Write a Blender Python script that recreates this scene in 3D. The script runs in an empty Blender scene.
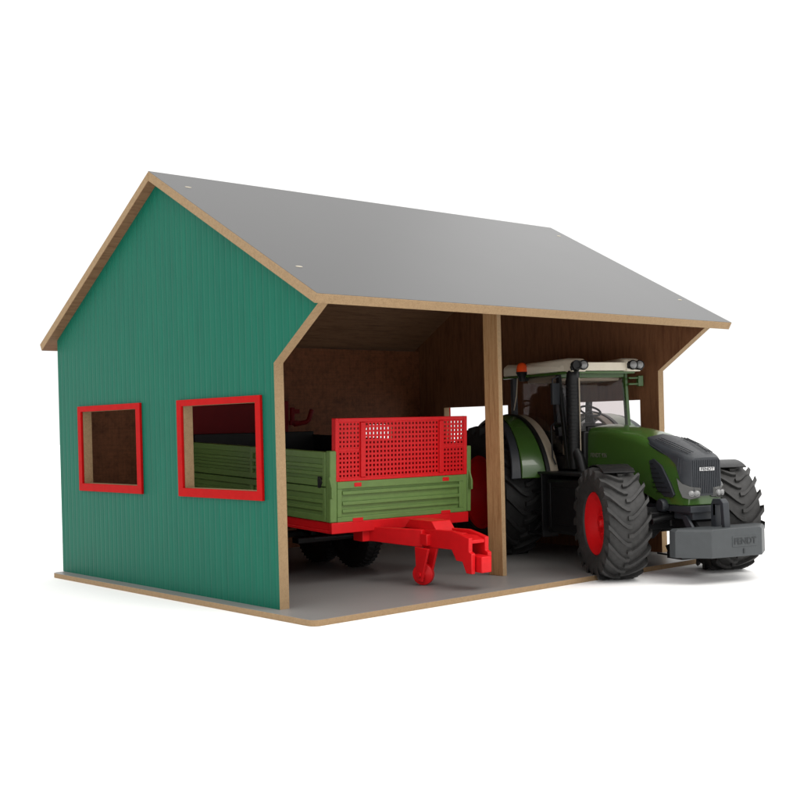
import bpy, bmesh, math, random
from mathutils import Vector, Matrix
from mathutils.geometry import tessellate_polygon
random.seed(7)
R = math.radians
PI = math.pi
S = 0.0065            # one drawing unit in metres (toy scale)

scene = bpy.context.scene
col = scene.collection

# ------------------------------------------------------------------ camera
cam_d = bpy.data.cameras.new("camera")
cam = bpy.data.objects.new("camera", cam_d)
col.objects.link(cam)
cam_d.sensor_width = 36.0
cam_d.lens = 1155.77 / 800 * 36.0
cam_d.shift_x = (400 - 403.89) / 800
cam_d.shift_y = (431.57 - 400) / 800
cam_d.clip_start = 0.01
cam_d.clip_end = 500
rt = Vector((0.75194412, -0.65875772, -0.02486579))
up = Vector((0.02196376, -0.01266364, 0.99967856))
fw = Vector((0.65886086, 0.75224856, -0.00494645))
m = Matrix((rt, up, -fw)).transposed().to_4x4()
m.translation = Vector((-72.36175, -103.8369, 19.7115)) * S
cam.matrix_world = m
scene.camera = cam

# ------------------------------------------------------------------ world, lamps, exposure
w = bpy.data.worlds.new("World")
scene.world = w
w.use_nodes = True
bg = w.node_tree.nodes["Background"]
bg.inputs[0].default_value = (1.0, 0.995, 0.985, 1)
# white studio cove, brighter overhead than at the horizon
_nt = w.node_tree
_tc = _nt.nodes.new('ShaderNodeTexCoord')
_sp = _nt.nodes.new('ShaderNodeSeparateXYZ')
_mr = _nt.nodes.new('ShaderNodeMapRange')
_mr.inputs['From Min'].default_value = 0.1
_mr.inputs['From Max'].default_value = 1.0
_mr.inputs['To Min'].default_value = 1.04
_mr.inputs['To Max'].default_value = 1.8
_nt.links.new(_tc.outputs['Generated'], _sp.inputs[0])
_nt.links.new(_sp.outputs['Z'], _mr.inputs['Value'])
_nt.links.new(_mr.outputs[0], bg.inputs[1])


def area(name, loc, target, size, power, color=(1, 1, 1)):
    d = bpy.data.lights.new(name, 'AREA')
    d.shape = 'RECTANGLE'
    d.size = size[0] * S
    d.size_y = size[1] * S
    d.energy = power
    d.color = color
    o = bpy.data.objects.new(name, d)
    col.objects.link(o)
    o.location = Vector(loc) * S
    dirv = Vector(target) * S - o.location
    o.rotation_euler = dirv.to_track_quat('-Z', 'Y').to_euler()
    return o


area("studio_softbox_key", (60, -150, 190), (35, 5, 5), (130, 110), 12.0, (1.0, 0.97, 0.93))
area("studio_softbox_fill", (-170, -60, 120), (0, 20, 20), (120, 100), 1.6, (0.95, 0.98, 1.0))

area("added_back_light", (270, 110, 190), (45, 5, 42), (140, 110), 1.1, (1.0, 1.0, 1.0))  # unseen lamp added to brighten the roof towards its right end

scene.view_settings.view_transform = 'Standard'
scene.view_settings.look = 'None'
scene.view_settings.exposure = 0.0
scene.view_settings.gamma = 1.0
scene.render.engine = 'CYCLES'
try:
    scene.cycles.max_bounces = 8
    scene.cycles.transparent_max_bounces = 12
    scene.cycles.use_denoising = True
except Exception:
    pass


# ------------------------------------------------------------------ materials
def lin(r, g, b):
    def f(c):
        c /= 255
        return c / 12.92 if c < .04045 else ((c + .055) / 1.055) ** 2.4
    return (f(r), f(g), f(b), 1)


def base_mat(name, color, rough=.5, spec=.5, metal=0.0, coat=0.0):
    mt = bpy.data.materials.new(name)
    mt.use_nodes = True
    b = mt.node_tree.nodes['Principled BSDF']
    b.inputs['Base Color'].default_value = color
    b.inputs['Roughness'].default_value = rough
    b.inputs['Specular IOR Level'].default_value = spec
    b.inputs['Metallic'].default_value = metal
    b.inputs['Coat Weight'].default_value = coat
    return mt, mt.node_tree, b


def coords(nt, scale=(1, 1, 1), rot=(0, 0, 0)):
    tc = nt.nodes.new('ShaderNodeTexCoord')
    mp = nt.nodes.new('ShaderNodeMapping')
    mp.inputs['Scale'].default_value = tuple(s / S for s in scale)
    mp.inputs['Rotation'].default_value = rot
    nt.links.new(tc.outputs['Object'], mp.inputs['Vector'])
    return mp.outputs['Vector']


def noise(nt, vec, scale=1.0, detail=4, rough=.6):
    n = nt.nodes.new('ShaderNodeTexNoise')
    n.inputs['Scale'].default_value = scale
    n.inputs['Detail'].default_value = detail
    n.inputs['Roughness'].default_value = rough
    nt.links.new(vec, n.inputs['Vector'])
    return n.outputs['Fac']


def ramp(nt, fac, stops):
    r = nt.nodes.new('ShaderNodeValToRGB')
    el = r.color_ramp.elements
    while len(el) < len(stops):
        el.new(.5)
    for e, (p, c) in zip(el, stops):
        e.position = p
        e.color = c
    nt.links.new(fac, r.inputs['Fac'])
    return r.outputs['Color']


def bump(nt, b, h, strength=.2, dist=.1, prev=None):
    n = nt.nodes.new('ShaderNodeBump')
    n.inputs['Strength'].default_value = strength
    n.inputs['Distance'].default_value = dist * S
    nt.links.new(h, n.inputs['Height'])
    if prev:
        nt.links.new(prev, n.inputs['Normal'])
    nt.links.new(n.outputs['Normal'], b.inputs['Normal'])
    return n.outputs['Normal']


def mul(c, k):
    return (c[0] * k, c[1] * k, c[2] * k, 1)


def plastic(name, color, rough=.4, spec=.45, var=.12, bmp=.06, coat=0.0, metal=0.0):
    mt, nt, b = base_mat(name, color, rough, spec, metal, coat)
    v = coords(nt)
    n = noise(nt, v, .9, 5, .65)
    nt.links.new(ramp(nt, n, [(.25, mul(color, 1 - var)), (.75, mul(color, 1 + var))]), b.inputs['Base Color'])
    n2 = noise(nt, v, 3.0, 4)
    r = nt.nodes.new('ShaderNodeMapRange')
    r.inputs['To Min'].default_value = max(.05, rough - .08)
    r.inputs['To Max'].default_value = rough + .1
    nt.links.new(n2, r.inputs['Value'])
    if coat == 0:
        nt.links.new(r.outputs[0], b.inputs['Roughness'])
    n3 = noise(nt, v, 12.0, 2)
    if bmp > 0:
        bump(nt, b, n3, bmp, .05)
    return mt


def wood(name, dark, light, stretch=(1, 1, .06), rough=.65, fine=8.0, hatch=False):
    mt, nt, b = base_mat(name, light, rough, .25)
    v = coords(nt, stretch)
    n = noise(nt, v, 2.2, 8, .7)
    c = ramp(nt, n, [(.3, dark), (.52, mul(light, .9)), (.75, light)])
    v2 = coords(nt, tuple(max(.12, s) for s in stretch))
    n2 = noise(nt, v2, fine, 5, .8)
    mx = nt.nodes.new('ShaderNodeMix')
    mx.data_type = 'RGBA'
    mx.blend_type = 'MULTIPLY'
    mx.inputs['Factor'].default_value = .55
    nt.links.new(c, mx.inputs['A'])
    nt.links.new(ramp(nt, n2, [(.32, (.55, .5, .45, 1)), (.6, (1, 1, 1, 1))]), mx.inputs['B'])
    out = mx.outputs['Result']
    if hatch:
        for st in ((2.2, .12, .12), (.12, .12, 2.2)):
            v3 = coords(nt, st)
            n3 = noise(nt, v3, 1.6, 3, .6)
            m2 = nt.nodes.new('ShaderNodeMix')
            m2.data_type = 'RGBA'
            m2.blend_type = 'MULTIPLY'
            m2.inputs['Factor'].default_value = .25
            nt.links.new(out, m2.inputs['A'])
            nt.links.new(ramp(nt, n3, [(.38, (.45, .42, .4, 1)), (.55, (1, 1, 1, 1))]), m2.inputs['B'])
            out = m2.outputs['Result']
    nt.links.new(out, b.inputs['Base Color'])
    bump(nt, b, n2, .15, .06)
    return mt


def grooved_green():
    c = (.004, .108, .067, 1)
    mt, nt, b = base_mat('green_grooved_board', c, .5, .1)
    tc = nt.nodes.new('ShaderNodeTexCoord')
    sep = nt.nodes.new('ShaderNodeSeparateXYZ')
    nt.links.new(tc.outputs['Object'], sep.inputs[0])

    def mth(op, a, bb=None):
        n = nt.nodes.new('ShaderNodeMath')
        n.operation = op
        if isinstance(a, float):
            n.inputs[0].default_value = a
        else:
            nt.links.new(a, n.inputs[0])
        if bb is not None:
            if isinstance(bb, float):
                n.inputs[1].default_value = bb
            else:
                nt.links.new(bb, n.inputs[1])
        return n.outputs[0]
    y = mth('MULTIPLY', sep.outputs['Y'], 1.0 / (1.22 * S))
    f = mth('FRACT', y)
    d = mth('ABSOLUTE', mth('SUBTRACT', f, .5))          # 0 at groove centre
    sm = nt.nodes.new('ShaderNodeMapRange')
    sm.interpolation_type = 'SMOOTHSTEP'
    sm.inputs['From Min'].default_value = 0.02
    sm.inputs['From Max'].default_value = 0.2
    nt.links.new(d, sm.inputs['Value'])
    v = coords(nt, (1, 1, .08))
    n = noise(nt, v, 1.4, 7, .7)
    v2 = coords(nt, (1, 1, .4))
    n2 = noise(nt, v2, .25, 3)
    mx = nt.nodes.new('ShaderNodeMix')
    mx.data_type = 'RGBA'
    mx.blend_type = 'MULTIPLY'
    mx.inputs['Factor'].default_value = .8
    nt.links.new(ramp(nt, n, [(.3, mul(c, .84)), (.7, mul(c, 1.1))]), mx.inputs['A'])
    nt.links.new(ramp(nt, n2, [(.3, (.88, .92, .95, 1)), (.7, (1, 1, 1, 1))]), mx.inputs['B'])
    nt.links.new(mx.outputs['Result'], b.inputs['Base Color'])
    nn = bump(nt, b, sm.outputs[0], .22, .14)
    bump(nt, b, n, .12, .08, nn)
    rr = nt.nodes.new('ShaderNodeMapRange')
    rr.inputs['To Min'].default_value = .33
    rr.inputs['To Max'].default_value = .55
    nt.links.new(n, rr.inputs['Value'])
    nt.links.new(rr.outputs[0], b.inputs['Roughness'])
    return mt


def grey_laminate(name, c, rough=.35):
    mt, nt, b = base_mat(name, c, rough, .28)
    v = coords(nt)
    n = noise(nt, v, .12, 5, .6)
    n2 = noise(nt, v, 6.0, 3, .7)
    mx = nt.nodes.new('ShaderNodeMix')
    mx.data_type = 'RGBA'
    mx.blend_type = 'MULTIPLY'
    mx.inputs['Factor'].default_value = 1
    nt.links.new(ramp(nt, n, [(.3, mul(c, .97)), (.7, mul(c, 1.03))]), mx.inputs['A'])
    nt.links.new(ramp(nt, n2, [(.3, (.9, .9, .9, 1)), (.7, (1, 1, 1, 1))]), mx.inputs['B'])
    nt.links.new(mx.outputs['Result'], b.inputs['Base Color'])
    rr = nt.nodes.new('ShaderNodeMapRange')
    rr.inputs['To Min'].default_value = rough - .008
    rr.inputs['To Max'].default_value = rough + .012
    nt.links.new(n, rr.inputs['Value'])
    nt.links.new(rr.outputs[0], b.inputs['Roughness'])
    bump(nt, b, n2, .05, .03)
    return mt


def glass_mat():
    mt = bpy.data.materials.new('cab_glass')
    mt.use_nodes = True
    nt = mt.node_tree
    nt.nodes.clear()
    out = nt.nodes.new('ShaderNodeOutputMaterial')
    tr = nt.nodes.new('ShaderNodeBsdfTransparent')
    tr.inputs[0].default_value = (.93, .91, .91, 1)
    gl = nt.nodes.new('ShaderNodeBsdfGlossy')
    gl.inputs['Roughness'].default_value = .04
    gl.inputs['Color'].default_value = (.8, .8, .8, 1)
    lw = nt.nodes.new('ShaderNodeLayerWeight')
    lw.inputs[0].default_value = .5
    pw = nt.nodes.new('ShaderNodeMath'); pw.operation = 'POWER'; pw.inputs[1].default_value = 4.5
    nt.links.new(lw.outputs['Facing'], pw.inputs[0])
    fr = nt.nodes.new('ShaderNodeMath'); fr.operation = 'MULTIPLY_ADD'; fr.inputs[1].default_value = .6; fr.inputs[2].default_value = .02
    nt.links.new(pw.outputs[0], fr.inputs[0])
    mx = nt.nodes.new('ShaderNodeMixShader')
    nt.links.new(fr.outputs[0], mx.inputs[0])
    nt.links.new(tr.outputs[0], mx.inputs[1])
    nt.links.new(gl.outputs[0], mx.inputs[2])
    nt.links.new(mx.outputs[0], out.inputs[0])
    return mt


def rubber(name, c):
    mt, nt, b = base_mat(name, c, .6, .35)
    v = coords(nt)
    n = noise(nt, v, 1.3, 6, .7)
    nt.links.new(ramp(nt, n, [(.3, mul(c, .7)), (.7, mul(c, 1.35))]), b.inputs['Base Color'])
    n2 = noise(nt, v, 9, 4, .7)
    bump(nt, b, n2, .25, .08)
    return mt


M = {}
M['green_board'] = grooved_green()
M['edge'] = wood('mdf_edge', (.25, .165, .088, 1), (.335, .225, .122, 1), (1, 1, 1), .75, 7.0)
M['post'] = wood('oak_post', (.24, .12, .045, 1), (.44, .26, .12, 1), (1.4, 1.4, .07), .6, 9.0)
M['inner'] = wood('brown_veneer_inside', (.11, .04, .017, 1), (.2, .085, .038, 1), (.7, .7, .07), .6, 6.0)
M['inner_hatch'] = wood('brown_fibreboard_inside', (.12, .042, .016, 1), (.23, .085, .036, 1), (.4, .4, .4), .6, 6.0, hatch=True)
M['soffit'] = wood('brown_roof_underside', (.12, .056, .027, 1), (.23, .125, .065, 1), (.08, 1, 1), .65, 7.0)
M['roof'] = grey_laminate('grey_roof_laminate', (.04, .04, .0405, 1), .34)
M['floor'] = grey_laminate('grey_floor_laminate', (.2, .195, .19, 1), .4)
M['red'] = plastic('red_plastic', (.56, .005, .008, 1), .42, .25, .08)
M['frame_red'] = plastic('red_painted_wood', (.36, .003, .003, 1), .55, .06, .1, .1)
M['trailer_green'] = plastic('moss_green_plastic', (.115, .195, .05, 1), .45, .4, .1, .08)
M['tractor_green'] = plastic('glossy_dark_green_paint', (.036, .088, .015, 1), .27, .5, .03, .0, .3)
M['black'] = plastic('black_plastic', (.007, .007, .0075, 1), .42, .28, .3, .08)
M['charcoal'] = plastic('charcoal_plastic', (.022, .025, .03, 1), .45, .4, .12, .08)
M['weight'] = plastic('slate_grey_plastic', (.045, .05, .053, 1), .5, .4, .1, .12)
M['weight_dark'] = plastic('dark_slate_lettering', (.026, .029, .031, 1), .5, .35, .1, .05)
M['tyre'] = rubber('dusty_black_rubber', (.027, .0262, .0255, 1))
M['tyre_shaded'] = rubber('shaded_black_rubber', (.012, .012, .012, 1))  # darker rubber: the deep shade on the rear tyres is put into the colour
M['cream'] = plastic('cream_plastic', (.7, .64, .52, 1), .45, .4, .05, .05)
M['beige'] = plastic('beige_plastic', (.33, .28, .21, 1), .5, .35, .08, .05)
M['chrome'] = plastic('bright_metal', (.55, .55, .56, 1), .25, .5, .05, .02, 0, 1.0)
M['silver'] = plastic('silver_print', (.5, .5, .5, 1), .35, .5, .03, .02)
M['dim_print'] = plastic('olive_grey_print', (.14, .15, .11, 1), .5, .3, .03, .02)
M['lens'] = plastic('lamp_lens', (.2, .2, .2, 1), .15, .7, .2, .05)
M['lens_grey'] = plastic('smoked_headlight_lens', (.05, .05, .047, 1), .15, .6, .15, .05)
M['orange'] = plastic('orange_beacon_plastic', (.75, .07, .01, 1), .2, .6, .05, .02)
M['dark_red'] = plastic('dark_red_plastic', (.13, .003, .005, 1), .5, .15, .08)
M['brass'] = plastic('pale_nail_head', (.42, .38, .3, 1), .5, .4, .1, .05, 0, .3)
M['glass'] = glass_mat()
M['ground'] = plastic('white_studio_paper', (.93, .93, .925, 1), .8, .1, .01, .01)


# ------------------------------------------------------------------ mesh builder
class MB:
    def __init__(s):
        s.bm = bmesh.new()

    def box(s, x0, x1, y0, y1, z0, z1):
        v = [s.bm.verts.new((x, y, z)) for x in (x0, x1) for y in (y0, y1) for z in (z0, z1)]
        for f in ((0, 1, 3, 2), (4, 6, 7, 5), (0, 4, 5, 1), (2, 3, 7, 6), (0, 2, 6, 4), (1, 5, 7, 3)):
            s.bm.faces.new([v[i] for i in f])
        return s

    def hexa(s, a, b):
        """a, b : two lists of four corners (matching order)"""
        va = [s.bm.verts.new(p) for p in a]
        vb = [s.bm.verts.new(p) for p in b]
        n = len(va)
        s.bm.faces.new(va[::-1])
        s.bm.faces.new(vb)
        for i in range(n):
            s.bm.faces.new((va[i], va[(i + 1) % n], vb[(i + 1) % n], vb[i]))
        return s

    def prism(s, poly, axis, a0, a1, holes=()):
        def P(u, v, a):
            return {'x': (a, u, v), 'y': (u, a, v), 'z': (u, v, a)}[axis]
        loops = [list(poly)] + [list(h) for h in holes]
        flat = [p for l in loops for p in l]
        va = [s.bm.verts.new(P(u, v, a0)) for u, v in flat]
        vb = [s.bm.verts.new(P(u, v, a1)) for u, v in flat]
        tris = tessellate_polygon([[Vector((u, v, 0)) for u, v in l] for l in loops])
        for t in tris:
            s.bm.faces.new([va[i] for i in t])
            s.bm.faces.new([vb[i] for i in reversed(t)])
        k = 0
        for l in loops:
            n = len(l)
            for i in range(n):
                j = (i + 1) % n
                s.bm.faces.new((va[k + i], vb[k + i], vb[k + j], va[k + j]))
            k += n
        return s

    def bar(s, p, q, wy, wz=None, up=(0, 0, 1)):
        p = Vector(p); q = Vector(q); wz = wz or wy
        d = (q - p).normalized()
        u = Vector(up)
        if abs(d.dot(u)) > .98:
            u = Vector((1, 0, 0))
        a = d.cross(u).normalized() * wy / 2
        b = a.cross(d).normalized() * wz / 2
        cs = [a + b, a - b, -a - b, -a + b]
        return s.hexa([p + c for c in cs], [q + c for c in cs])

    def tube(s, pts, r, n=12, caps=True):
        pts = [Vector(p) for p in pts]
        rings = []
        pa = None
        for i, p in enumerate(pts):
            d = (pts[min(i + 1, len(pts) - 1)] - pts[max(i - 1, 0)]).normalized()
            if pa is None:
                u = Vector((0, 0, 1)) if abs(d.z) < .9 else Vector((1, 0, 0))
                pa = d.cross(u).normalized()
            else:
                pa = (pa - d * pa.dot(d)).normalized()
            pb = d.cross(pa)
            rr = r[i] if isinstance(r, (list, tuple)) else r
            rings.append([s.bm.verts.new(p + (pa * math.cos(2 * PI * k / n) + pb * math.sin(2 * PI * k / n)) * rr) for k in range(n)])
        for a, b in zip(rings, rings[1:]):
            for k in range(n):
                s.bm.faces.new((a[k], a[(k + 1) % n], b[(k + 1) % n], b[k]))
        if caps:
            s.bm.faces.new(rings[0][::-1])
            s.bm.faces.new(rings[-1])
        return s

    def lathe(s, prof, c=(0, 0, 0), axis='y', n=48):
        """prof: (radius, along axis)"""
        c = Vector(c)
        rings = []
        for r, a in prof:
            if r < 1e-5:
                o = {'y': Vector((0, a, 0)), 'x': Vector((a, 0, 0)), 'z': Vector((0, 0, a))}[axis]
                rings.append([s.bm.verts.new(c + o)])
                continue
            ring = []
            for k in range(n):
                t = 2 * PI * k / n
                u, v = r * math.cos(t), r * math.sin(t)
                o = {'y': Vector((u, a, v)), 'x': Vector((a, u, v)), 'z': Vector((u, v, a))}[axis]
                ring.append(s.bm.verts.new(c + o))
            rings.append(ring)
        for a, b in zip(rings, rings[1:]):
            for k in range(n):
                j = (k + 1) % n
                if len(a) == 1 and len(b) == 1:
                    break
                if len(a) == 1:
                    s.bm.faces.new((a[0], b[k], b[j]))
                elif len(b) == 1:
                    s.bm.faces.new((a[k], a[j], b[0]))
                else:
                    s.bm.faces.new((a[k], a[j], b[j], b[k]))
        return s

    def loft(s, secs, closed=True, caps=True):
        rings = [[s.bm.verts.new(p) for p in sec] for sec in secs]
        n = len(rings[0])
        for a, b in zip(rings, rings[1:]):
            for k in range(n if closed else n - 1):
                j = (k + 1) % n
                s.bm.faces.new((a[k], a[j], b[j], b[k]))
        if caps and closed:
            s.bm.faces.new(rings[0][::-1])
            s.bm.faces.new(rings[-1])
        return s

    def arc(s, cx, cz, r0, r1, a0, a1, y0, y1, n=24):
        """curved sheet round an axis along y, angles in degrees from +x"""
        secs = []
        for i in range(n + 1):
            t = R(a0 + (a1 - a0) * i / n)
            c, sn = math.cos(t), math.sin(t)
            secs.append([(cx + r0 * c, y0, cz + r0 * sn), (cx + r1 * c, y0, cz + r1 * sn),
                         (cx + r1 * c, y1, cz + r1 * sn), (cx + r0 * c, y1, cz + r0 * sn)])
        return s.loft(secs)

    def to(s, name, mat, parent=None, loc=(0, 0, 0), rot=(0, 0, 0), bevel=0.0, seg=2, smooth=35, assign=None, label=None):
        bm = s.bm
        bmesh.ops.recalc_face_normals(bm, faces=bm.faces)
        mats = mat if isinstance(mat, list) else [mat]
        if assign:
            bm.normal_update()
            for f in bm.faces:
                f.material_index = assign(f.normal, f.calc_center_median())
        for v in bm.verts:
            v.co *= S
        me = bpy.data.meshes.new(name)
        bm.to_mesh(me)
        bm.free()
        for mm in mats:
            me.materials.append(M[mm])
        if smooth:
            me.shade_smooth()
            me.set_sharp_from_angle(angle=R(smooth))
        o = bpy.data.objects.new(name, me)
        col.objects.link(o)
        o.location = Vector(loc) * S
        o.rotation_euler = rot
        if parent:
            o.parent = parent
        if bevel:
            b = o.modifiers.new('bevel', 'BEVEL')
            b.width = bevel * S
            b.segments = seg
            b.limit_method = 'ANGLE'
            b.angle_limit = R(40)
            b.harden_normals = False
        if label:
            o['label'] = label
        return o


def text_part(name, body, size, depth, mat, parent, loc, rot, squeeze=1.0, shear=0):
    cu = bpy.data.curves.new(name, 'FONT')
    cu.body = body
    cu.size = size * S
    cu.extrude = depth * S
    cu.align_x = 'CENTER'
    cu.align_y = 'CENTER'
    cu.offset = size * S * .012
    cu.shear = shear
    tmp = bpy.data.objects.new(name, cu)
    col.objects.link(tmp)
    bpy.context.view_layer.update()
    dg = bpy.context.evaluated_depsgraph_get()
    me = bpy.data.meshes.new_from_object(tmp.evaluated_get(dg))
    bpy.data.objects.remove(tmp)
    bpy.data.curves.remove(cu)
    me.materials.clear()
    me.materials.append(M[mat])
    me.name = name
    o = bpy.data.objects.new(name, me)
    col.objects.link(o)
    o.parent = parent
    o.location = Vector(loc) * S
    o.rotation_euler = rot
    o.scale = (squeeze, 1, 1)
    return o


def thing(name, label, cat, loc, rot=(0, 0, 0)):
    o = bpy.data.objects.new(name, None)
    col.objects.link(o)
    o.empty_display_size = .05
    o.location = Vector(loc) * S
    o.rotation_euler = rot
    o['label'] = label
    o['category'] = cat
    return o


# ------------------------------------------------------------------ the setting
g = MB().box(-2000, 2000, -2000, 2000, -3, -.66).to('ground', 'ground', smooth=0)
g['kind'] = 'structure'

# ------------------------------------------------------------------ the shed
L, D, TW = 70.15, 54.0, 1.27
ZEB, ZEF, ZAP, YAP, EV, ZN = 33.2, 32.88, 50.76, 24.03, 8.62, 26.91
SF = (ZAP - ZEF) / (YAP + EV)
SB = (ZAP - ZEB) / (D - YAP)
shed = thing('toy_shed', 'open-fronted wooden toy shed with green grooved gable wall and grey roof', 'toy shed', (0, 0, 0))


def rect(y0, y1, z0, z1):
    return [(y0, z0), (y1, z0), (y1, z1), (y0, z1)]


# base board with rounded front corners
def rounded_rect(x0, x1, y0, y1, r, n=6):
    p = []
    for cx, cy, a in ((x0 + r, y0 + r, 180), (x1 - r, y0 + r, 270), (x1 - r, y1 - r, 0), (x0 + r, y1 - r, 90)):
        for i in range(n + 1):
            t = R(a + 90 * i / n)
            p.append((cx + r * math.cos(t), cy + r * math.sin(t)))
    return p


MB().prism(rounded_rect(-1.86, 72.0, -8.59, 53.76, 1.0), 'z', -.66, 0).to(
    'base_board', ['edge', 'floor'], shed, bevel=.06, assign=lambda n, c: 1 if n.z > .5 else 0, smooth=30)

prof = [(0, .0), (D, 0), (D, ZEB), (YAP, ZAP), (-EV, ZEF), (0, ZN)]
WIN = [rect(3.4, 19.3, 12.85, 22.75), rect(30.75, 46.4, 12.85, 22.75)]
FR = [rect(2.34, 20.42, 11.81, 23.51), rect(29.61, 47.45, 11.81, 23.51)]
for k, (x0, x1, out) in enumerate(((0, TW, -1), (L - TW, L, 1))):
    wl = MB().prism(prof, 'x', x0, x1, WIN).to(
        'side_wall', ['edge', 'green_board', 'inner'], shed, smooth=0,
        assign=lambda n, c, out=out: 1 if n.x * out > .5 else (2 if n.x * out < -.5 else 0),
        label='green grooved gable wall with two red framed windows' if k == 0 else 'far gable wall with two window openings, brown inside')
    for fr, wn in zip(FR, WIN):
        a0, a1 = (x0 - .35, x0) if k == 0 else (x1, x1 + .35)
        b0, b1 = (x0 - .02, x0 + .35) if k == 0 else (x1 - .35, x1 + .02)
        y0, z0 = wn[0]; y1, z1 = wn[2]
        mb = MB().prism(fr, 'x', a0, a1, [rect(y0, y1, z0, z1)])
        mb.to('window_frame', 'frame_red', wl, bevel=.06, smooth=0)

# back wall with a rounded hand hole
hole = rounded_rect(55.8, 62.6, 16.6, 20.1, 1.4)
zbt = ZEB - .05
MB().prism([(TW, 0), (L - TW, 0), (L - TW, zbt), (TW, zbt)], 'y', D - TW, D, [hole]).to(
    'back_wall', ['inner_hatch', 'edge'], shed, smooth=0, assign=lambda n, c: 0 if abs(n.y) > .5 else 1)

# roof boards
cf, cb = math.hypot(1, SF), math.hypot(1, SB)
TR = 1.1
rx0, rx1 = -1.37, 73.17
yf, zf = -EV - .81, ZEF - SF * .81
apex_up = ZAP + TR * cf
ff = [(yf, zf), (YAP, ZAP), (YAP + .0, apex_up), (yf - TR * SF / cf, zf + TR / cf)]
MB().prism(ff, 'x', rx0, rx1).to('roof_front', ['edge', 'roof', 'soffit'], shed, bevel=.08, smooth=0,
                                 assign=lambda n, c: 1 if (n.z > .5 and abs(n.y) < .8) else (2 if n.z < -.5 else 0),
                                 label='large grey front roof slope')
yb, zb = D + 2.3, ZEB - SB * 2.3
fb = [(YAP + .02, ZAP), (yb, zb), (yb + TR * SB / cb, zb + TR / cb), (YAP + .02, apex_up - .12)]
MB().prism(fb, 'x', rx0, rx1).to('roof_back', ['edge', 'roof', 'soffit'], shed, bevel=.08, smooth=0,
                                 assign=lambda n, c: 1 if n.z > .5 else (2 if n.z < -.5 else 0))
# front post
MB().hexa([(35.09, .13, 0), (35.82, .13, 0), (35.82, 2.7, 0), (35.09, 2.7, 0)],
          [(35.09, .13, ZEF + SF * (EV + .13) - .02), (35.82, .13, ZEF + SF * (EV + .13) - .02),
           (35.82, 2.7, ZEF + SF * (EV + 2.7) - .02), (35.09, 2.7, ZEF + SF * (EV + 2.7) - .02)]).to(
    'post', ['post', 'edge'], shed, bevel=.05, smooth=0, assign=lambda n, c: 1 if n.y < -.5 else 0)


# nail heads in the roof and wall edges
def on_roof(x, y):
    return (x, y, ZEF + SF * (y + EV) + TR * cf)


for (x, y) in ((1.6, 19.5), (1.4, -3.2), (70.5, 20.0), (70.5, -3.0)):
    p = on_roof(x, y)
    MB().lathe([(0, .06), (.26, .04), (.3, -.05)], axis='z', n=14).to('nail', 'brass', shed, loc=p, rot=(math.atan(SF), 0, 0), smooth=60).scale = (1.7, .6, 1)
for z in (29.5, 6.5):
    MB().lathe([(0, .06), (.18, .04), (.2, -.05)], axis='y', n=12).to('nail', 'brass', shed, loc=(.6, D, z), smooth=60)


# ------------------------------------------------------------------ wheels
def tyre_mesh(Ro, W, rim, n_lug, lug_h, direction, lug_w=.62, sweep=.3):
    mb = MB()
    Rc = Ro - lug_h
    h = W / 2
    prof = [(rim, -h * .72), (rim + .25, -h * .86), (rim + (Rc - rim) * .45, -h * 1.0), (Rc - .75, -h * .98), (Rc - .25, -h * .88),
            (Rc, -h * .6), (Rc + .06, 0), (Rc, h * .6), (Rc - .25, h * .88), (Rc - .75, h * .98),
            (rim + (Rc - rim) * .45, h * 1.0), (rim + .25, h * .86), (rim, h * .72), (rim - .4, h * .6), (rim - .4, -h * .6), (rim, -h * .72)]
    mb.lathe(prof, n=72)
    for side in (-1, 1):
        for i in range(n_lug):
            t0 = 2 * PI * (i + (0 if side < 0 else .5)) / n_lug
            st = [(-.07, 0), (.12, .02), (.34, .2), (.6, .5), (.82, .78), (.99, .98), (1.0, 1.12)]
            secs = []
            for (sx, sa) in st:
                y = side * sx * h
                th = t0 + direction * sa * sweep
                rt_ = Ro - (.0 if sx < .85 else .16 if sx < 1.01 else 1.0)
                rb_ = Rc - (.2 if sx < .7 else .55 if sx < .95 else 1.2 if sx < 1.01 else 1.7)
                wa = lug_w / Ro / 2
                wt = wa * .78
                if sx > .8:
                    wa *= 1.15; wt *= 1.15
                q = [(rb_, th - wa * 1.15), (rt_, th - wt), (rt_, th + wt), (rb_, th + wa * 1.15)]
                secs.append([(r * math.cos(a), y, r * math.sin(a)) for r, a in q])
            mb.loft(secs)
    return mb


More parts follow.
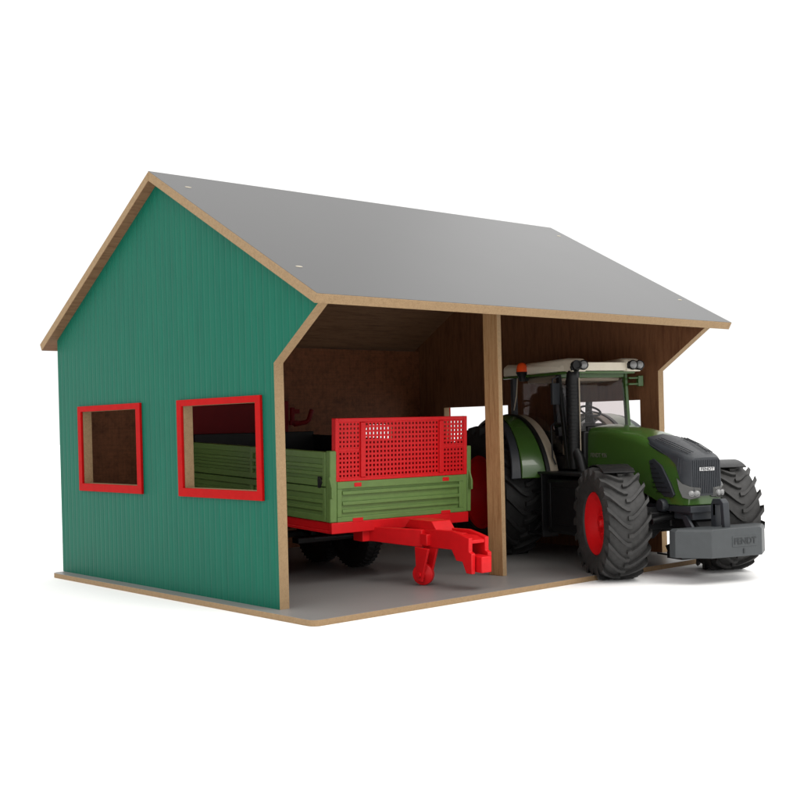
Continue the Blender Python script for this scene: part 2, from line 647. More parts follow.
def wheel(parent, loc, Ro, W, rim, n_lug, lug_h, side, steer=0, sweep=.3, direction=1, rim_mat='red', lug_w=.62, rubber_mat='tyre', dish=0.0):
    """side -1 : outer face towards -y"""
    h = W / 2
    o = side
    prof = [(0, o * h * (.40 - dish)), (.9, o * h * (.40 - dish)), (1.0, o * h * (.34 - dish)), (rim * .45, o * h * (.30 - dish)), (rim * .62, o * h * (.36 - dish)), (rim * .8, o * h * (.62 - dish)),
            (rim * .93, o * h * .76), (rim * 1.0, o * h * .80), (rim * 1.03, o * h * .74), (rim * .96, o * h * .5),
            (rim * .9, -o * h * .6), (rim * .5, -o * h * .62), (0, -o * h * .6)]
    wh = MB().lathe(prof, n=56).to('wheel', rim_mat, parent, loc=loc, rot=(0, 0, steer), smooth=30)
    tyre_mesh(Ro, W, rim, n_lug, lug_h, direction, sweep=sweep, lug_w=lug_w).to('tyre', rubber_mat, wh, bevel=0.07, seg=2, smooth=28)
    hb = MB().lathe([(0, o * h * .62), (.5, o * h * .6), (.62, o * h * .5), (.62, o * h * .3)], n=20)
    for k in range(8):
        a = 2 * PI * k / 8
        hb.lathe([(0, o * h * .5), (.16, o * h * .5), (.2, o * h * .3)], c=(1.35 * math.cos(a), 0, 1.35 * math.sin(a)), n=8)
    hb.to('hub', rim_mat, wh, loc=(0, -o * h * dish, 0), smooth=40)
    return wh


# ------------------------------------------------------------------ the tractor
h18 = R(18)
A18 = Vector((math.cos(h18), -math.sin(h18), 0))
TO = Vector((46.5, -10.5, -.66)) + A18 * 8.5
tractor = thing('toy_tractor', 'dark green toy tractor with red rims, black tyres and grey front weight block', 'toy tractor', TO,
                (0, 0, R(-108)))
T = tractor
STEER = R(-14)
FX = -1.0
RX = -31.5
wheel(T, (FX, -9.7, 7.2), 7.25, 5.6, 4.0, 20, .42, -1, STEER, sweep=.34)
wheel(T, (FX, 7.8, 7.2), 7.25, 5.6, 4.0, 20, .42, 1, STEER, sweep=.34)
wheel(T, (RX, -10.3, 10), 10.05, 7.0, 5.5, 22, .6, -1, 0, sweep=.28, lug_w=.75, rubber_mat='tyre_shaded', dish=.85)
wheel(T, (RX, 10.3, 10), 10.05, 7.0, 5.5, 22, .6, 1, 0, sweep=.28, lug_w=.75, rubber_mat='tyre_shaded', dish=.85)

# chassis
c = MB()
c.box(-33, -14, -3.6, 3.6, 6, 14)
c.box(-14, 1.5, -2.3, 2.3, 6.4, 12.5)
c.lathe([(0, -6.7), (1.7, -6.7), (2.3, -4.5), (2.3, 4.5), (1.7, 6.7), (0, 6.7)], c=(RX, 0, 10), n=24)
c.to('chassis', 'black', T, bevel=.25)
ax = MB().box(-1.3, 1.3, -6.2, 6.2, 6.2, 8.4)
ax.prism([(-6.3, 5.2), (-4.6, 5.0), (-3.2, 6.2), (-3.2, 8.6), (-6.3, 9.4)], 'x', -1, 1)
ax.prism([(6.3, 5.2), (4.6, 5.0), (3.2, 6.2), (3.2, 8.6), (6.3, 9.4)], 'x', -1, 1)
ax.tube([(-1.8, -6, 6.6), (-1.8, 6, 6.6)], .35)
ax.tube([(1.7, -5.4, 7.3), (1.7, -1.6, 7.9)], .45)
ax.to('front_axle', 'black', T, bevel=.12)

# hood
def hood_sec(x, wt, wb, zt, zb, rr, n=5):
    crown = .35 if x < 0 else .35 - .05 * x
    """rounded-top section, half width wt near the top and wb at the bottom"""
    p = [(x, -wb, zb), (x, -(wb + wt) / 2, (zb + zt - rr) / 2)]
    for i in range(n + 1):
        t = R(180 - 90 * i / n)
        p.append((x, -(wt - rr) + rr * math.cos(t), zt - rr + rr * math.sin(t) * 1.0))
    p.append((x, 0, zt + crown))
    for i in range(n + 1):
        t = R(90 - 90 * i / n)
        p.append((x, (wt - rr) + rr * math.cos(t), zt - rr + rr * math.sin(t)))
    p += [(x, (wb + wt) / 2, (zb + zt - rr) / 2), (x, wb, zb)]
    return p


HS = [(-15.6, 3.7, 3.9, 19.55, 12.6, 1.2), (-13, 3.7, 3.9, 19.5, 12.6, 1.2), (-9, 3.6, 3.8, 19.15, 12.4, 1.2), (-5, 3.45, 3.6, 18.5, 11.8, 1.15),
      (-2.6, 3.35, 3.4, 17.85, 10.6, 1.1), (0, 3.2, 3.25, 17.15, 9.7, 1.0), (2.5, 3.0, 3.1, 16.4, 9.4, .95), (4.6, 2.75, 2.95, 15.75, 9.4, .85),
      (5.75, 2.3, 2.5, 15.25, 9.4, .7)]
hood = MB().loft([hood_sec(*a) for a in HS]).to('hood', 'tractor_green', T, bevel=.12, smooth=50)

# dark grille cover lying on the hood and wrapping the nose
CS = [(-2.9, 2.5, 2.7, 18.12, 17.75, .3), (-1.2, 3.2, 3.3, 17.72, 17.1, .85), (0.6, 3.28, 3.34, 17.2, 16.5, 1.0), (2.5, 3.12, 3.22, 16.62, 15.6, .95), (3.9, 2.97, 3.08, 16.2, 14.6, .85),
      (4.7, 2.82, 3.0, 15.95, 12.5, .8), (5.3, 2.66, 2.88, 15.75, 11.6, .8), (6.1, 2.2, 2.35, 15.4, 10.6, .6)]
cov = MB().loft([hood_sec(*a) for a in CS]).to('grille', 'charcoal', hood, bevel=.1, smooth=50)
rb = MB()
for k in range(15):
    y = -2.0 + 4.0 * k / 14
    rb.box(6.05, 6.2, y - .07, y + .07, 10.9, 15.1)
rb.to('grille_ribs', 'charcoal', cov, smooth=0)
sg = MB()
for side in (-1, 1):
    for k in range(5):      # stepped slats down the side of the nose
        x0 = 4.3 + .32 * k
        yy_ = 3.02 - .12 * k - (.1 if k > 3 else 0)
        sg.tube([(x0, side * yy_, 13.9 - .5 * k), (x0 + .1, side * (yy_ - .1), 15.4 - .18 * k)], .08, 6)
    for k in range(3):
        sg.tube([(-1.0, side * (2.5 - .45 * k), 17.82 + .06 * k), (1.8, side * (2.4 - .45 * k), 17.05 + .08 * k), (5.0, side * (1.9 - .4 * k), 16.02 + .06 * k)], .06, 6)
sg.to('cover_ribs', 'charcoal', cov, smooth=40)
# badge on the grille
MB().box(6.2, 6.3, -1.15, 1.15, 13.75, 14.2).to('badge_plate', 'silver', cov, bevel=.04)
text_part('lettering', 'FENDT', .5, .02, 'charcoal', cov, (6.31, 0, 13.97), (R(90), 0, R(90)), 1.3)

# side vents
for side in (-1, 1):
    p = [(-1.5, 15.0), (-.4, 15.3), (1.2, 14.4), (2.9, 12.2), (3.8, 10.75), (3.2, 10.35), (1.6, 10.45), (.2, 11.2), (-.9, 12.9)]
    y = 3.38
    a0, a1 = (side * 3.0, side * 3.34)
    v = MB().prism(p, 'y', min(a0, a1), max(a0, a1)).to('side_vent', 'charcoal', hood, bevel=.1)
    lv = MB()
    for k in range(7):
        z = 11.0 + .6 * k
        xa = -.6 - .12 * k + (.6 if k == 0 else 0)
        xb = 3.0 - .58 * k
        if xb > xa + .3:
            lv.bar((xa, side * 3.36, z), (xb, side * 3.36, z), .1, .08)
    lv.to('vent_slats', 'black', v, smooth=0)
# headlights
for side in (-1, 1):
    pts = [(4.1, 3.14, 12.9), (5.2, 3.05, 12.2), (6.05, 2.55, 11.85), (6.36, 1.1, 11.6), (6.36, 1.3, 10.4), (6.1, 2.55, 10.2), (5.2, 3.1, 10.4), (4.6, 3.16, 11.4)]
    inner = [(x - .5, y - .5, z) for x, y, z in pts]
    hl = MB().hexa([(x, side * y, z) for x, y, z in inner], [(x, side * y, z) for x, y, z in pts]).to('headlight', 'lens_grey', hood, bevel=.06)
    for (x, y, z) in ((6.3, 1.65, 10.95), (6.1, 2.35, 10.95)):
        MB().lathe([(0, .28), (.2, .25), (.32, .12), (.38, .14), (.4, 0), (.4, -.25)], axis='x', n=20).to(
            'lamp_lens', 'lens', hl, loc=(x, side * y, z), rot=(0, 0, side * R(20)), smooth=50)
# hood side lettering
text_part('lettering', 'FENDT 936', .85, .015, 'dim_print', hood, (-12.6, -3.9, 15.55), (R(90), 0, 0), 1.0)
text_part('lettering', 'FENDT 936', .85, .015, 'dim_print', hood, (-12.6, 3.9, 15.55), (R(90), 0, R(180)), 1.0)
# lower dark engine panels
ep = MB()
for side in (-1, 1):
    ep.prism([(-15.4, 9.5), (-15.4, 12.8), (-5, 11.9), (-2.6, 10.6), (-2.6, 9.0)], 'y', side * 3.3 - .2, side * 3.3 + .2)
    for k in range(4):
        ep.box(-14.6 + 2.6 * k, -12.6 + 2.6 * k, side * 3.55 - .1, side * 3.55 + .1, 10.2, 11.4)
ep.to('engine_panel', 'black', T, bevel=.1)
# front bumper frame
bp = MB().box(-3.0, 6.6, -2.9, 2.9, 8.55, 9.35)
bp.box(2.5, 6.3, -2.4, 2.4, 7.6, 8.6)
bp.lathe([(0, -3.9), (.75, -3.9), (.85, -3.7), (.85, -3.0), (0, -3.0)], c=(1.4, 0, 9.3), n=18)
bp.lathe([(0, 3.9), (.75, 3.9), (.85, 3.7), (.85, 3.0), (0, 3.0)], c=(1.4, 0, 9.3), n=18)
bp.tube([(-4.5, -4.4, 8.8), (2.2, -3.6, 8.9)], .12, 8)
bp.to('bumper', 'charcoal', T, bevel=.12)

# front linkage
fl = MB()
fl.prism([(-1.5, 7.8), (5.6, 7.8), (6.6, 6.9), (9.6, 5.2), (9.6, 3.4), (6.0, 3.2), (3.4, 2.6), (.2, 2.6), (-.6, 3.8), (2.2, 4.8), (2.2, 5.6)], 'y', -1.7, 1.7)
fl.box(1.0, 4.2, -2.6, 2.6, 2.4, 3.3)
fl.box(1.6, 3.4, -2.3, 2.3, 3.3, 4.0)
fl.tube([(-1.6, -2.2, 2.75), (1.4, -2.2, 2.75)], .13, 8)
fl.to('front_linkage', 'black', T, bevel=.15)
for y in (-2.1, -1.35, 1.35, 2.1):
    MB().tube([(4.6, y, 8.0), (7.4, y, 4.6)], .22, 10).to('lift_rod', 'chrome', T, smooth=60)
for y in (-2.75, 2.35):
    MB().prism([(4.2, 8.2), (5.4, 8.2), (8.6, 4.4), (7.4, 4.0)], 'y', y, y + .4).to('lift_arm', 'charcoal', T, bevel=.1)
# weight block
wz0, wz1 = 3.35, 6.75
wp = [(11.5, -3.6), (11.5, 4.0), (8.4, 7.1), (7.2, 7.1), (7.2, -6.7), (8.4, -6.7)]
wb_ = MB().loft([[(x, y, wz0) for x, y in wp], [(x, y, wz1 - .2) for x, y in wp], [(x * .97 + .3, y * .94, wz1 + .1) for x, y in wp]]).to(
    'front_weight', 'weight', T, bevel=.06, smooth=10)
arch = [(7.4, 6.7), (7.4, 9.7), (7.75, 10.3), (9.3, 10.35), (9.8, 9.9), (10.0, 6.7), (9.4, 6.7), (9.15, 9.6), (8.35, 9.6), (8.3, 6.7)]
MB().prism(arch, 'y', -.45, .45).to('weight_handle', 'charcoal', wb_, bevel=.1)
MB().box(11.48, 11.56, -.55, 3.25, 4.55, 5.85).to('name_panel', 'weight', wb_, bevel=.03)
text_part('lettering', 'FENDT', 1.1, .04, 'weight_dark', wb_, (11.58, 1.35, 5.2), (R(90), 0, R(90)), 1.0)
MB().box(11.5, 11.6, 1.1, 1.3, 3.7, 4.3).to('seam_mark', 'weight_dark', wb_)
# front mudguards
for side in (-1, 1):
    yc = -9.7 if side < 0 else 7.8
    fm = MB().arc(0, 0, 7.42, 7.56, 62, 116, -2.1, 2.1, 22)
    fm.bar((0, -side * 2.2, 7.5), (0, -side * 2.6, 4.0), .5, .4)
    fm.to('front_mudguard', 'black', T, loc=(FX, yc, 7.2), rot=(0, 0, STEER), bevel=.05)


# rear fenders, their outer edge swinging inwards towards the top
def fender_sheet(side, r0, r1, a0, a1, f0, f1, n=36):
    secs = []
    for i in range(n + 1):
        a = a0 + (a1 - a0) * i / n
        t = R(a)
        k = min(1, max(0, (a - 10) / 95))
        ya, yb_ = f0(k) * side, f1(k) * side
        cc, sn = math.cos(t), math.sin(t)
        secs.append([(RX + r0 * cc, ya, 10 + r0 * sn), (RX + r1 * cc, ya, 10 + r1 * sn), (RX + r1 * cc, yb_, 10 + r1 * sn), (RX + r0 * cc, yb_, 10 + r0 * sn)])
    return MB().loft(secs)


for side in (-1, 1):
    rf = fender_sheet(side, 11.2, 11.6, 12, 150, lambda k: 7.9, lambda k: 12.0 - 2.4 * k).to('rear_fender', 'tractor_green', T, bevel=.12, smooth=40)
    fender_sheet(side, 10.9, 11.4, 12, 150, lambda k: 12.03 - 2.4 * k, lambda k: 13.6 - 3.2 * k).to('fender_edge', 'charcoal', rf, bevel=.1, smooth=40)
    fender_sheet(side, 11.35, 11.8, 12, 140, lambda k: 7.2, lambda k: 7.87).to('fender_strip', 'black', rf, bevel=.08, smooth=40)
    fender_sheet(side, 11.2, 11.65, 14, 140, lambda k: 5.8, lambda k: 7.17).to('inner_trim', 'beige', rf, bevel=.08, smooth=40)

# tank, steps and running board on each side
for side in (-1, 1):
    def bx(mb, x0, x1, a, b, z0, z1):
        mb.box(x0, x1, *((side * a, side * b) if side > 0 else (side * b, side * a)), z0, z1)
    tk = MB()
    bx(tk, -18.5, -9.2, 3.9, 9.0, 4.6, 12.4)
    tk_o = tk.to('fuel_tank', 'black', T, bevel=.5, seg=3)
    pn = MB()
    bx(pn, -16.6, -10.4, 9.0, 9.14, 6.0, 11.2)
    bx(pn, -18.0, -17.2, 9.0, 9.14, 5.4, 11.8)
    pn.to('tank_panel', 'black', tk_o, bevel=.06)
    dk = MB()
    bx(dk, -24.0, -8.6, 3.8, 9.3, 12.9, 13.3)
    dk.to('running_board', 'black', T, bevel=.1)
    stp = MB()
    bx(stp, -23.4, -19.2, 5.2, 6.8, 4.4, 12.8)
    for z in (4.2, 7.2, 10.2):
        bx(stp, -23.2, -19.4, 6.8, 9.4, z, z + .35)
    bx(stp, -23.5, -23.1, 6.8, 9.4, 3.9, 13)
    bx(stp, -19.5, -19.1, 6.8, 9.4, 3.9, 13)
    stp.to('steps', 'black', T, bevel=.08)

# cab body
cbm = MB()
cbm.box(-33, -17.5, -5.4, 5.4, 13.4, 15.4)
cbm.box(-34, -29.5, -5.4, 5.4, 15.4, 19.0)
cbm.box(-17.6, -15.5, -4.4, 4.4, 12.8, 19.0)
cab = cbm.to('cab', 'black', T, bevel=.25)
# pillars
AP = {}
for side in (-1, 1):
    y = side * 5.7
    mt = 'charcoal' if side < 0 else 'tractor_green'
    MB().bar((-18.3, y * .93, 13.6), (-20.0, y, 27.4), .55, .8).to('front_pillar', 'black' if side < 0 else 'tractor_green', cab, bevel=.1)
    xr = -2.2 if side < 0 else 0
    MB().bar((-30.9 + xr, side * 5.8, 15.4), (-30.3 + xr, side * 6.2, 27.4), .8, .9).to('rear_pillar', 'charcoal', cab, bevel=.1)
MB().box(-20.6, -19.7, -5.6, 5.6, 26.75, 27.5).box(-31, -30, -6, 6, 26.75, 27.5).to('roof_rail', 'tractor_green', cab, bevel=.1)
# roof
rp = [(-16.6, -5.2), (-16.6, 5.2), (-18.2, 6.0), (-34.5, 6.9), (-35.2, 6.3), (-35.2, -6.3), (-34.5, -6.9), (-18.2, -6.0)]
roof = MB().loft([[(x, y, 27.62) for x, y in rp], [(x, y, 28.9 if x < -20 else 28.6) for x, y in rp], [(x + (.6 if x < -20 else -.35), y * .93, 29.5 if x < -20 else 28.9) for x, y in rp]]).to(
    'cab_roof', 'cream', T, bevel=.2, smooth=30)
MB().prism([(x * 1.0 - .02, y * 1.01) for x, y in rp], 'z', 27.22, 27.6).to('roof_rim', 'tractor_green', roof, bevel=.08)
# corner pods, lamps in them
for side in (-1, 1):
    pod = []
    for x, w0, z1 in ((-29, 1.2, 29.4), (-24, 1.6, 29.4), (-20, 1.9, 29.45), (-17.6, 2.0, 29.5), (-16.4, 1.9, 29.35), (-15.9, 1.7, 29.1)):
        yo = side * (5.85 if x > -20 else 6.2)
        yi = yo - side * w0 * 1.35
        z0 = 28.4 if x < -18 else 27.5
        pod.append([(x, yo, z0), (x, yo, z1 - .35), (x, yo - side * .35, z1), (x, yi + side * .4, z1), (x, yi, z1 - .35), (x, yi, z0)])
    MB().loft(pod).to('roof_pod', 'cream', roof, bevel=.15, smooth=45)
    MB().prism([(side * 6.0, 27.6), (side * 6.0, 28.6), (side * 5.7, 28.95), (side * 3.7, 28.95), (side * 3.5, 28.6), (side * 3.5, 27.9)][::side], 'x', -16.1, -15.75).to('lamp_housing', 'black', roof, bevel=.1)
    for j, yy in enumerate((5.3, 4.2)):
        dk_ = (side < 0 and j == 0)
        lp = MB().lathe([(0, .1), (.5, .1), (.52, .34), (.68, .34), (.72, 0), (.66, -.5)] if dk_ else [(0, .42), (.35, .38), (.56, .2), (.6, .3), (.68, .25), (.72, 0), (.66, -.5)],
                        axis='x', n=22)
        lp.to('work_lamp', ['black', 'lens'], roof, loc=(-15.5, side * yy, 28.4), rot=(0, 0, R(-12)), smooth=50,
              assign=lambda n, c, dk_=dk_: 0 if dk_ or (c.y ** 2 + c.z ** 2) ** .5 > .56 else 1)
MB().prism([(-4.0, 27.65), (4.0, 27.65), (3.4, 28.8), (-3.4, 28.8)], 'x', -16.6, -16.2).to('roof_front_panel', 'cream', roof, bevel=.1)
# beacon
bc = MB().lathe([(0, .55), (.85, .55), (.92, .4), (.7, 0), (.5, -.4), (.4, -.9), (0, -.9)], axis='z', n=24).to('beacon', 'black', T, loc=(-28.4, -7.0, 27.55), smooth=40)
MB().bar((0, 0, -.6), (0, 1.0, -.6), .4).to('beacon_bracket', 'black', bc)
MB().lathe([(0, 1.4), (.3, 1.37), (.6, 1.15), (.78, .75), (.85, 0), (0, 0)], axis='z', n=24).to('beacon_lens', 'orange', bc, loc=(0, 0, .55), smooth=60)
# glass
def pane(name, a, th=.08):
    a = [Vector(p) for p in a]
    n = (a[1] - a[0]).cross(a[2] - a[0]).normalized() * th
    MB().hexa(a, [p + n for p in a]).to(name, 'glass', cab, smooth=0)


pane('windscreen', [(-17.75, -5.0, 17), (-17.75, 5.0, 17), (-20.0, 5.3, 27.0), (-20.0, -5.3, 27.0)])
pane('rear_window', [(-31.2, -5.3, 19), (-31.2, 5.3, 19), (-30.6, 5.6, 27.0), (-30.6, -5.6, 27.0)])
for side in (-1, 1):
    pane('side_window', [(-19.0, side * 5.45, 15.5), (-30.6, side * 5.75, 19), (-30.3, side * 6.05, 27.0), (-20.4, side * 5.7, 27.0)])
# inside
st = MB().box(-27.2, -23.0, -2.2, 2.2, 17.3, 18.3)
st.prism([(-27.4, 18), (-26.2, 18), (-27.0, 24.4), (-28.0, 24.4)], 'y', -2.1, 2.1)
st.box(-28.1, -27.1, -1.2, 1.2, 24.4, 25.6)
st.box(-26.6, -23.4, 2.3, 2.9, 19.6, 20.2).box(-26.6, -23.4, -2.9, -2.3, 19.6, 20.2)
st.box(-26, -24, -1.2, 1.2, 15.3, 17.4)
st.to('seat', 'charcoal', cab, bevel=.3, seg=3)
sw = MB()
cs_, sn_ = math.cos(R(28)), math.sin(R(28))
ring = []
for k in range(25):
    t = 2 * PI * k / 24
    ring.append((-20.6 - 1.55 * math.cos(t) * cs_, 1.55 * math.sin(t), 21.9 - 1.55 * math.cos(t) * -sn_))
sw.tube(ring, .16, 8, caps=False)
for t in (0, 2.1, 4.2):
    sw.bar((-20.6, 0, 21.9), (-20.6 - 1.5 * math.cos(t) * cs_, 1.5 * math.sin(t), 21.9 + 1.5 * math.cos(t) * sn_), .14)
sw.tube([(-20.6, 0, 21.9), (-19.0, 0, 18.6)], .25, 8)
sw.to('steering_wheel', 'charcoal', cab, smooth=50)
MB().prism([(-17.9, 15.5), (-17.9, 19.6), (-19.3, 19.9), (-20.0, 19.1), (-19.0, 15.5)], 'y', -2.2, 2.2).to('dashboard', 'black', cab, bevel=.2)
MB().box(-20.5, -18.6, -5.0, -3.0, 15.5, 18.8).to('console', 'beige', cab, bevel=.25)
MB().box(-23, -20.8, 3.2, 4.8, 15.5, 19.4).to('console', 'beige', cab, bevel=.25)
MB().box(-30, -20.5, -5.2, 5.2, 26.3, 27.2).to('headliner', 'beige', cab, bevel=.2)
# exhaust with its guard
ex = MB().tube([(-17.2, -5.0, 13.6), (-17.2, -5.0, 16.2), (-17.2, -5.0, 26.2), (-17.0, -5.0, 27.2), (-16.4, -5.1, 28.0), (-15.6, -5.3, 28.4)], [.8, 1.0, 1.0, .9, .75, .7], 20)
ex.tube([(-15.4, -4.6, 12.8), (-16.2, -4.8, 15.2), (-17.2, -5.0, 16.6)], [.7, .8, .8], 14)
for k in range(18):
    ex.lathe([(1.0, -.07), (1.04, -.05), (1.04, .05), (1.0, .07)], c=(-17.2, -5.0, 17.2 + .5 * k), axis='z', n=20)
ex.to('exhaust_stack', 'black', T, smooth=45)
MB().tube([(-16.1, -4.6, 15), (-16.1, -4.6, 26.6)], .1, 8).to('exhaust_highlight', 'beige', T, smooth=60)  # thin pale rod paints the highlight along the edge of the stack
# mirrors
MB().tube([(-19.6, -5.9, 27.0), (-19.6, -6.9, 26.6), (-19.6, -6.9, 25.6)], .14, 8).box(-19.9, -19.3, -7.1, -5.9, 22.9, 26.0).to('mirror', 'charcoal', T, bevel=.12)
MB().box(-19.2, -18.8, 5.7, 7.9, 25.6, 25.9).box(-19.2, -18.8, 5.7, 7.9, 26.5, 26.8).box(-19.3, -18.7, 7.3, 8.2, 25.4, 27.0).to('mirror', 'tractor_green', T, bevel=.08, label='green mirror bracket on the far side')
# aerial, handrail
MB().tube([(-33.4, -6.2, 20.5), (-31.2, -6.5, 24.5), (-30.5, -6.6, 27.6)], .09, 6).to('aerial', 'beige', T, smooth=60)
MB().tube([(-20.2, -6.3, 14.2), (-20.6, -6.6, 15.2), (-20.8, -6.6, 19.8), (-20.2, -6.2, 20.4)], .13, 8).to('hand_rail', 'black', T, smooth=60)
# rear linkage, mostly hidden
MB().box(-40, -34, -3, 3, 6, 9).box(-36, -34, -4.5, 4.5, 9, 16).bar((-34, -3, 7), (-42, -4, 5), .7).bar((-34, 3, 7), (-42, 4, 5), .7).to('rear_linkage', 'black', T, bevel=.2)

# ------------------------------------------------------------------ the trailer
PITCH = .04
trailer = thing('toy_trailer', 'moss green and red toy farm trailer with red mesh front guard', 'toy trailer', (25.4, 8.7, 0), (0, 0, 0))
trailer.rotation_euler = (Matrix.Rotation(R(-92.85), 3, 'Z') @ Matrix.Rotation(PITCH, 3, 'Y')).to_euler()
TL = trailer
LEN = 37.0
HW = 11.3
# floor and inner faces, black to paint the shadow inside the box
MB().box(-LEN, -.6, -HW + .8, HW - .8, 8.0, 8.5).to('load_bed', 'black', TL)
# side boards
for side in (-1, 1):
    def yy(a, b):
        return (side * a, side * b) if side > 0 else (side * b, side * a)
    for (z0, z1) in ((8.05, 12.3), (12.4, 16.7)):
        mb = MB().box(-LEN, -1.0, *yy(HW - .75, HW - .25), z0, z1)
        hgt = z1 - z0
        for (a, b) in ((0, .2), (.30, .42), (.52, .64), (.80, 1.0)):
            mb.box(-LEN + .1, -1.1, *yy(HW - .26, HW + .12), z0 + hgt * a + .02, z0 + hgt * b - .02)
        for xx in (-1.6, -LEN / 2 - .5, -LEN + .1):
            mb.box(xx, xx + .6, *yy(HW - .26, HW + .14), z0 + .02, z1 - .02)
        mb.to('side_board', 'trailer_green', TL, bevel=.07)
    MB().box(-LEN + .1, -1.0, *yy(HW - .95, HW - .76), 8.5, 16.6 if side < 0 else 17.3).to('side_shade_sheet', 'black', TL, bevel=.05)  # black sheet paints the shadow on the inside of the side boards
    # corner post
    pst = MB().box(-1.0, 0, *yy(HW - (1.0 if side < 0 else .26), HW + (.05 if side < 0 else .45)), 8.0, 16.85)
    pst.to('corner_post', 'trailer_green', TL, bevel=.12)
    MB().bar((-.2, side * (HW + .1), 13.6), (.35, side * (HW + .1), 12.2), .25, .5).bar((.35, side * (HW + .1), 12.3), (.35, side * (HW + .1), 11.0), .3, .5).to(
        'latch', 'trailer_green', TL, bevel=.08)
    MB().prism([(-2.5, 12.2), (-2.0, 12.2), (-1.6, 12.9), (-2.0, 13.6), (-2.5, 13.6)], 'y', *yy(HW, HW + .25)).to('latch', 'black', TL, bevel=.05)
# front board
fbm = MB().box(-.5, 0, HW - 1.0, HW - .3, 8.0, 13.0).box(-.55, -.25, -HW + 1.0, HW - 1.0, 8.0, 13.0)
fbm.box(-.26, .05, -HW + 1.0, HW - 1.0, 12.1, 13.0)
fbm.box(-.26, .05, -HW + 1.0, HW - 1.0, 8.0, 8.6)
fbm.box(-.26, .05, -HW + 1.0, -HW + 1.7, 8.6, 12.1)
fbm.box(-.26, .05, HW - 1.7, HW - 1.0, 8.6, 12.1)
fbm.box(-.26, .02, -HW + 1.8, HW - 1.8, 9.1, 9.5)
fbm.box(-.26, .14, -HW + 1.75, HW - 1.75, 10.05, 10.5)
fbm.box(-.26, .14, -HW + 1.75, HW - 1.75, 11.35, 11.8)
fbm.to('front_board', 'trailer_green', TL, bevel=.07)
for y in (-7.2, 7.2):
    MB().box(-.1, .12, y - .55, y + .55, 12.3, 12.8).to('red_tab', 'red', TL, bevel=.05)
    MB().box(-.1, .12, y - .8, y + .8, 7.9, 8.4).to('red_tab', 'red', TL, bevel=.05)
# red mesh guard as a real lattice
g1 = MB()
z0, z1 = 13.02, 20.85
y0, y1 = -HW + .75, HW - .3
g1.box(-.5, 0, y0, y0 + .55, z0, z1).box(-.5, 0, y1 - .55, y1, z0, z1)
g1.box(-.5, 0, y0 + .55, y1 - .55, z1 - .5, z1).box(-.5, 0, y0 + .55, y1 - .55, z0, z0 + .4)
g1.box(-.85, -.5, y0, y0 + .25, z0, z1).box(-.85, -.5, y1 - .25, y1, z0, z1)
b1, b2 = (-6.85, -5.85), (6.0, 7.0)
for b in (b1, b2):
    g1.box(-.5, .12, b[0] + .12, b[1] - .12, z0 + .42, z1 - .52)
g1.box(-.42, -.05, y0 + .56, b1[0], 16.7, 17.1).box(-.42, -.05, b2[1], y1 - .56, 16.7, 17.1)
g1.to('guard_frame', 'red', TL, bevel=.06)
g2 = MB()
P_ = .575
wb2 = .275


def lattice(ya, yb_, za, zb_):
    ny = max(1, round((yb_ - ya) / P_)); nz = round((zb_ - za) / P_)
    for i in range(ny + 1):
        y = ya + (yb_ - ya) * i / ny
        g2.box(-.34, -.12, y - wb2 / 2, y + wb2 / 2, za, zb_)
    for i in range(nz + 1):
        z = za + (zb_ - za) * i / nz
        g2.box(-.335, -.125, ya, yb_, z - wb2 / 2, z + wb2 / 2)


for (a, b) in ((y0 + .55, b1[0] + .1), (b2[1] - .1, y1 - .55)):
    lattice(a, b, z0 + .4, 16.7)
    lattice(a, b, 17.1, z1 - .5)
lattice(b1[1] - .1, b2[0] + .1, z0 + .4, z1 - .5)
g2.to('guard_mesh', 'red', TL, smooth=0)

# red chassis rail
rl = MB().box(-LEN, .0, -HW + .2, HW - .2, 7.0, 7.98)
rl.box(-LEN, 0, -HW + .1, -HW + .6, 6.6, 7.0).box(-LEN, 0, HW - .6, HW - .1, 6.6, 7.0)
rl.box(-.5, .1, -HW + .1, HW - .1, 6.6, 7.98)
for y in (-3.4, 3.4):
    rl.box(-LEN + 2, -.6, y - .5, y + .5, 5.6, 7.0)
rl.to('chassis_rail', 'red', TL, bevel=.08)
# drawbar : two arms that meet in a box beam, then a stepped hitch
db = MB()
for side in (-1, 1):
    db.hexa([(-2.2, side * 5.6, 5.3), (-2.2, side * 4.6, 5.3), (-2.2, side * 4.6, 7.0), (-2.2, side * 5.6, 7.0)],
            [(6.4, side * 2.1, 4.9), (6.4, side * 1.2, 4.9), (6.4, side * 1.2, 7.1), (6.4, side * 2.1, 7.1)])
    db.box(-2.6, -.6, side * 5.1 - .9, side * 5.1 + .9, 5.2, 7.0)
db.prism([(2.2, 7.0), (3.2, 8.1), (7.6, 8.2), (8.7, 7.0)], 'y', -1.5, 1.5)
db.prism([(5.2, 4.9), (11.4, 5.15), (12.3, 3.9), (13.4, 3.9), (14.1, 2.6), (15.1, 2.6), (15.1, 5.0), (14.6, 5.2), (14.6, 6.8), (13.2, 7.1), (11.4, 7.4), (5.2, 7.1)], 'y', -1.6, -1.0)
db.prism([(5.2, 4.9), (11.4, 5.15), (12.3, 3.9), (13.4, 3.9), (14.1, 2.6), (15.1, 2.6), (15.1, 5.0), (14.6, 5.2), (14.6, 6.8), (13.2, 7.1), (11.4, 7.4), (5.2, 7.1)], 'y', 1.0, 1.6)
db.prism([(5.0, 5.0), (11.5, 5.3), (11.5, 7.0), (5.0, 6.9)], 'y', -1.0, 1.0)
db.prism([(11.2, 6.9), (13.2, 6.9), (14.5, 6.5), (14.5, 6.1), (11.2, 6.3)], 'y', -1.0, 1.0)
db.prism([(3.5, 5.4), (7.5, 5.2), (7.5, 6.6), (3.5, 6.7)], 'y', -2.2, 2.2)
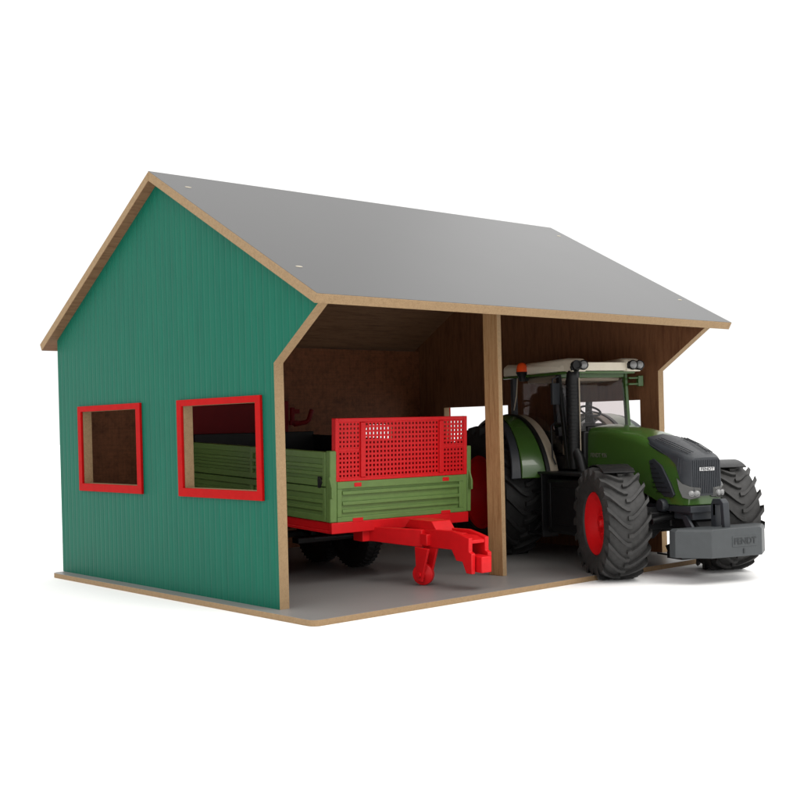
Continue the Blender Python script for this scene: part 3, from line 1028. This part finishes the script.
db.to('drawbar', 'red', TL, bevel=.08)
MB().box(13.6, 16.0, -.8, .8, 2.75, 4.7).to('hitch', 'red', TL, bevel=.12)
# jockey stand
js = MB()
for y in (-2.75, -1.35):
    js.prism([(6.0, 5.0), (8.6, 5.0), (7.7, 2.3), (7.35, .8), (6.5, .9), (6.25, 2.3)], 'y', y - .16, y + .16)
js.to('jockey_stand', 'red', TL, bevel=.06)
MB().lathe([(0, -.48), (.35, -.48), (.45, -.4), (1.2, -.4), (1.35, -.3), (1.35, .3), (1.2, .4), (0, .4)], n=28).to(
    'jockey_wheel', 'red', TL, loc=(6.7, -2.05, 1.65), rot=(0, 0, R(28)), bevel=.04, smooth=40)
MB().tube([(7.0, -3.1, 1.65), (7.0, -1.1, 1.65)], .3, 12).to('axle_pin', 'red', TL)
# wheels of the trailer
for side in (-1, 1):
    for x in ((-15.6, -24.8) if side > 0 else (-18.6, -27.8)):
        zc = 4.6 - PITCH * -x
        yc = 3.9 if side > 0 else -9.6
        pr_ = [(2.3, -1.0), (2.6, -1.2), (3.8, -1.3), (4.45, -1.1), (4.6, -.7), (4.62, 0), (4.6, .7), (4.45, 1.1), (3.8, 1.3), (2.6, 1.2), (2.3, 1.0)]
        wo = MB().lathe([(0, side * .6), (.8, side * .6), (1.6, side * .4), (2.2, side * .9), (2.35, side * 1.0), (2.3, -side * 1.0), (0, -side * .8)], n=36).to(
            'wheel', 'black', TL, loc=(x, yc, zc), smooth=35)
        tm = MB().lathe(pr_, n=56)
        for k in range(40):
            a = 2 * PI * k / 40
            for sd in (-1, 1):
                tm.bar((4.6 * math.cos(a), sd * .1, 4.6 * math.sin(a)), (4.5 * math.cos(a + .08), sd * 1.1, 4.5 * math.sin(a + .08)), .3, .2)
        tm.to('tyre', 'tyre_shaded', wo, smooth=30)
MB().box(-15.4, -13.8, -7, 4, 3.6, 4.4).box(-24.8, -23.2, -7, 4, 3.2, 4.0).bar((-19.3, -4, 5.9), (-14.6, -4, 4.6), .8).bar((-19.3, -4, 5.9), (-24, -4, 4.2), .8).bar(
    (-19.3, 4, 5.9), (-14.6, 4, 4.6), .8).bar((-19.3, 4, 5.9), (-24, 4, 4.2), .8).to('bogie', 'black', TL, bevel=.1)
MB().tube([(-7.5, -8.6, 5.2), (-5, 2, 5.4)], .12, 8).to('brake_rod', 'charcoal', TL)
# spreader gate and lever at the rear
MB().box(-36.6, -36.0, -HW + .8, HW - .8, 8.0, 17.8).to('rear_panel', 'black', TL, bevel=.1)
rg = MB().box(-38.0, -37.1, -HW + .2, 6.5, 7.6, 9.2)
rg.box(-38.0, -37.1, -HW + .2, -HW + 1.0, 9.2, 22.6).box(-38.0, -37.1, 5.7, 6.5, 9.2, 22.6)
rg.box(-37.9, -37.2, -HW + 1.0, 5.7, 17.4, 22.2)
rg.to('spreader_gate', 'dark_red', TL, bevel=.12)
MB().box(-37, -36.4, 6.4, 8.2, 18.8, 19.5).box(-36.9, -36.5, 7.2, 8.2, 20.6, 21.3).box(-37, -36.4, 6.6, 7.2, 18.8, 21.6).tube(
    [(-36.7, 7.2, 18.9), (-36.7, 9.4, 19.2), (-36.7, 10.0, 19.6), (-36.7, 10.6, 21.2)], .38, 10).to('lever', 'dark_red', TL, bevel=.08)
MB().box(-37.9, -37.0, 6.5, HW - .2, 8.0, 16.4).to('tail_board', 'trailer_green', TL, bevel=.08)
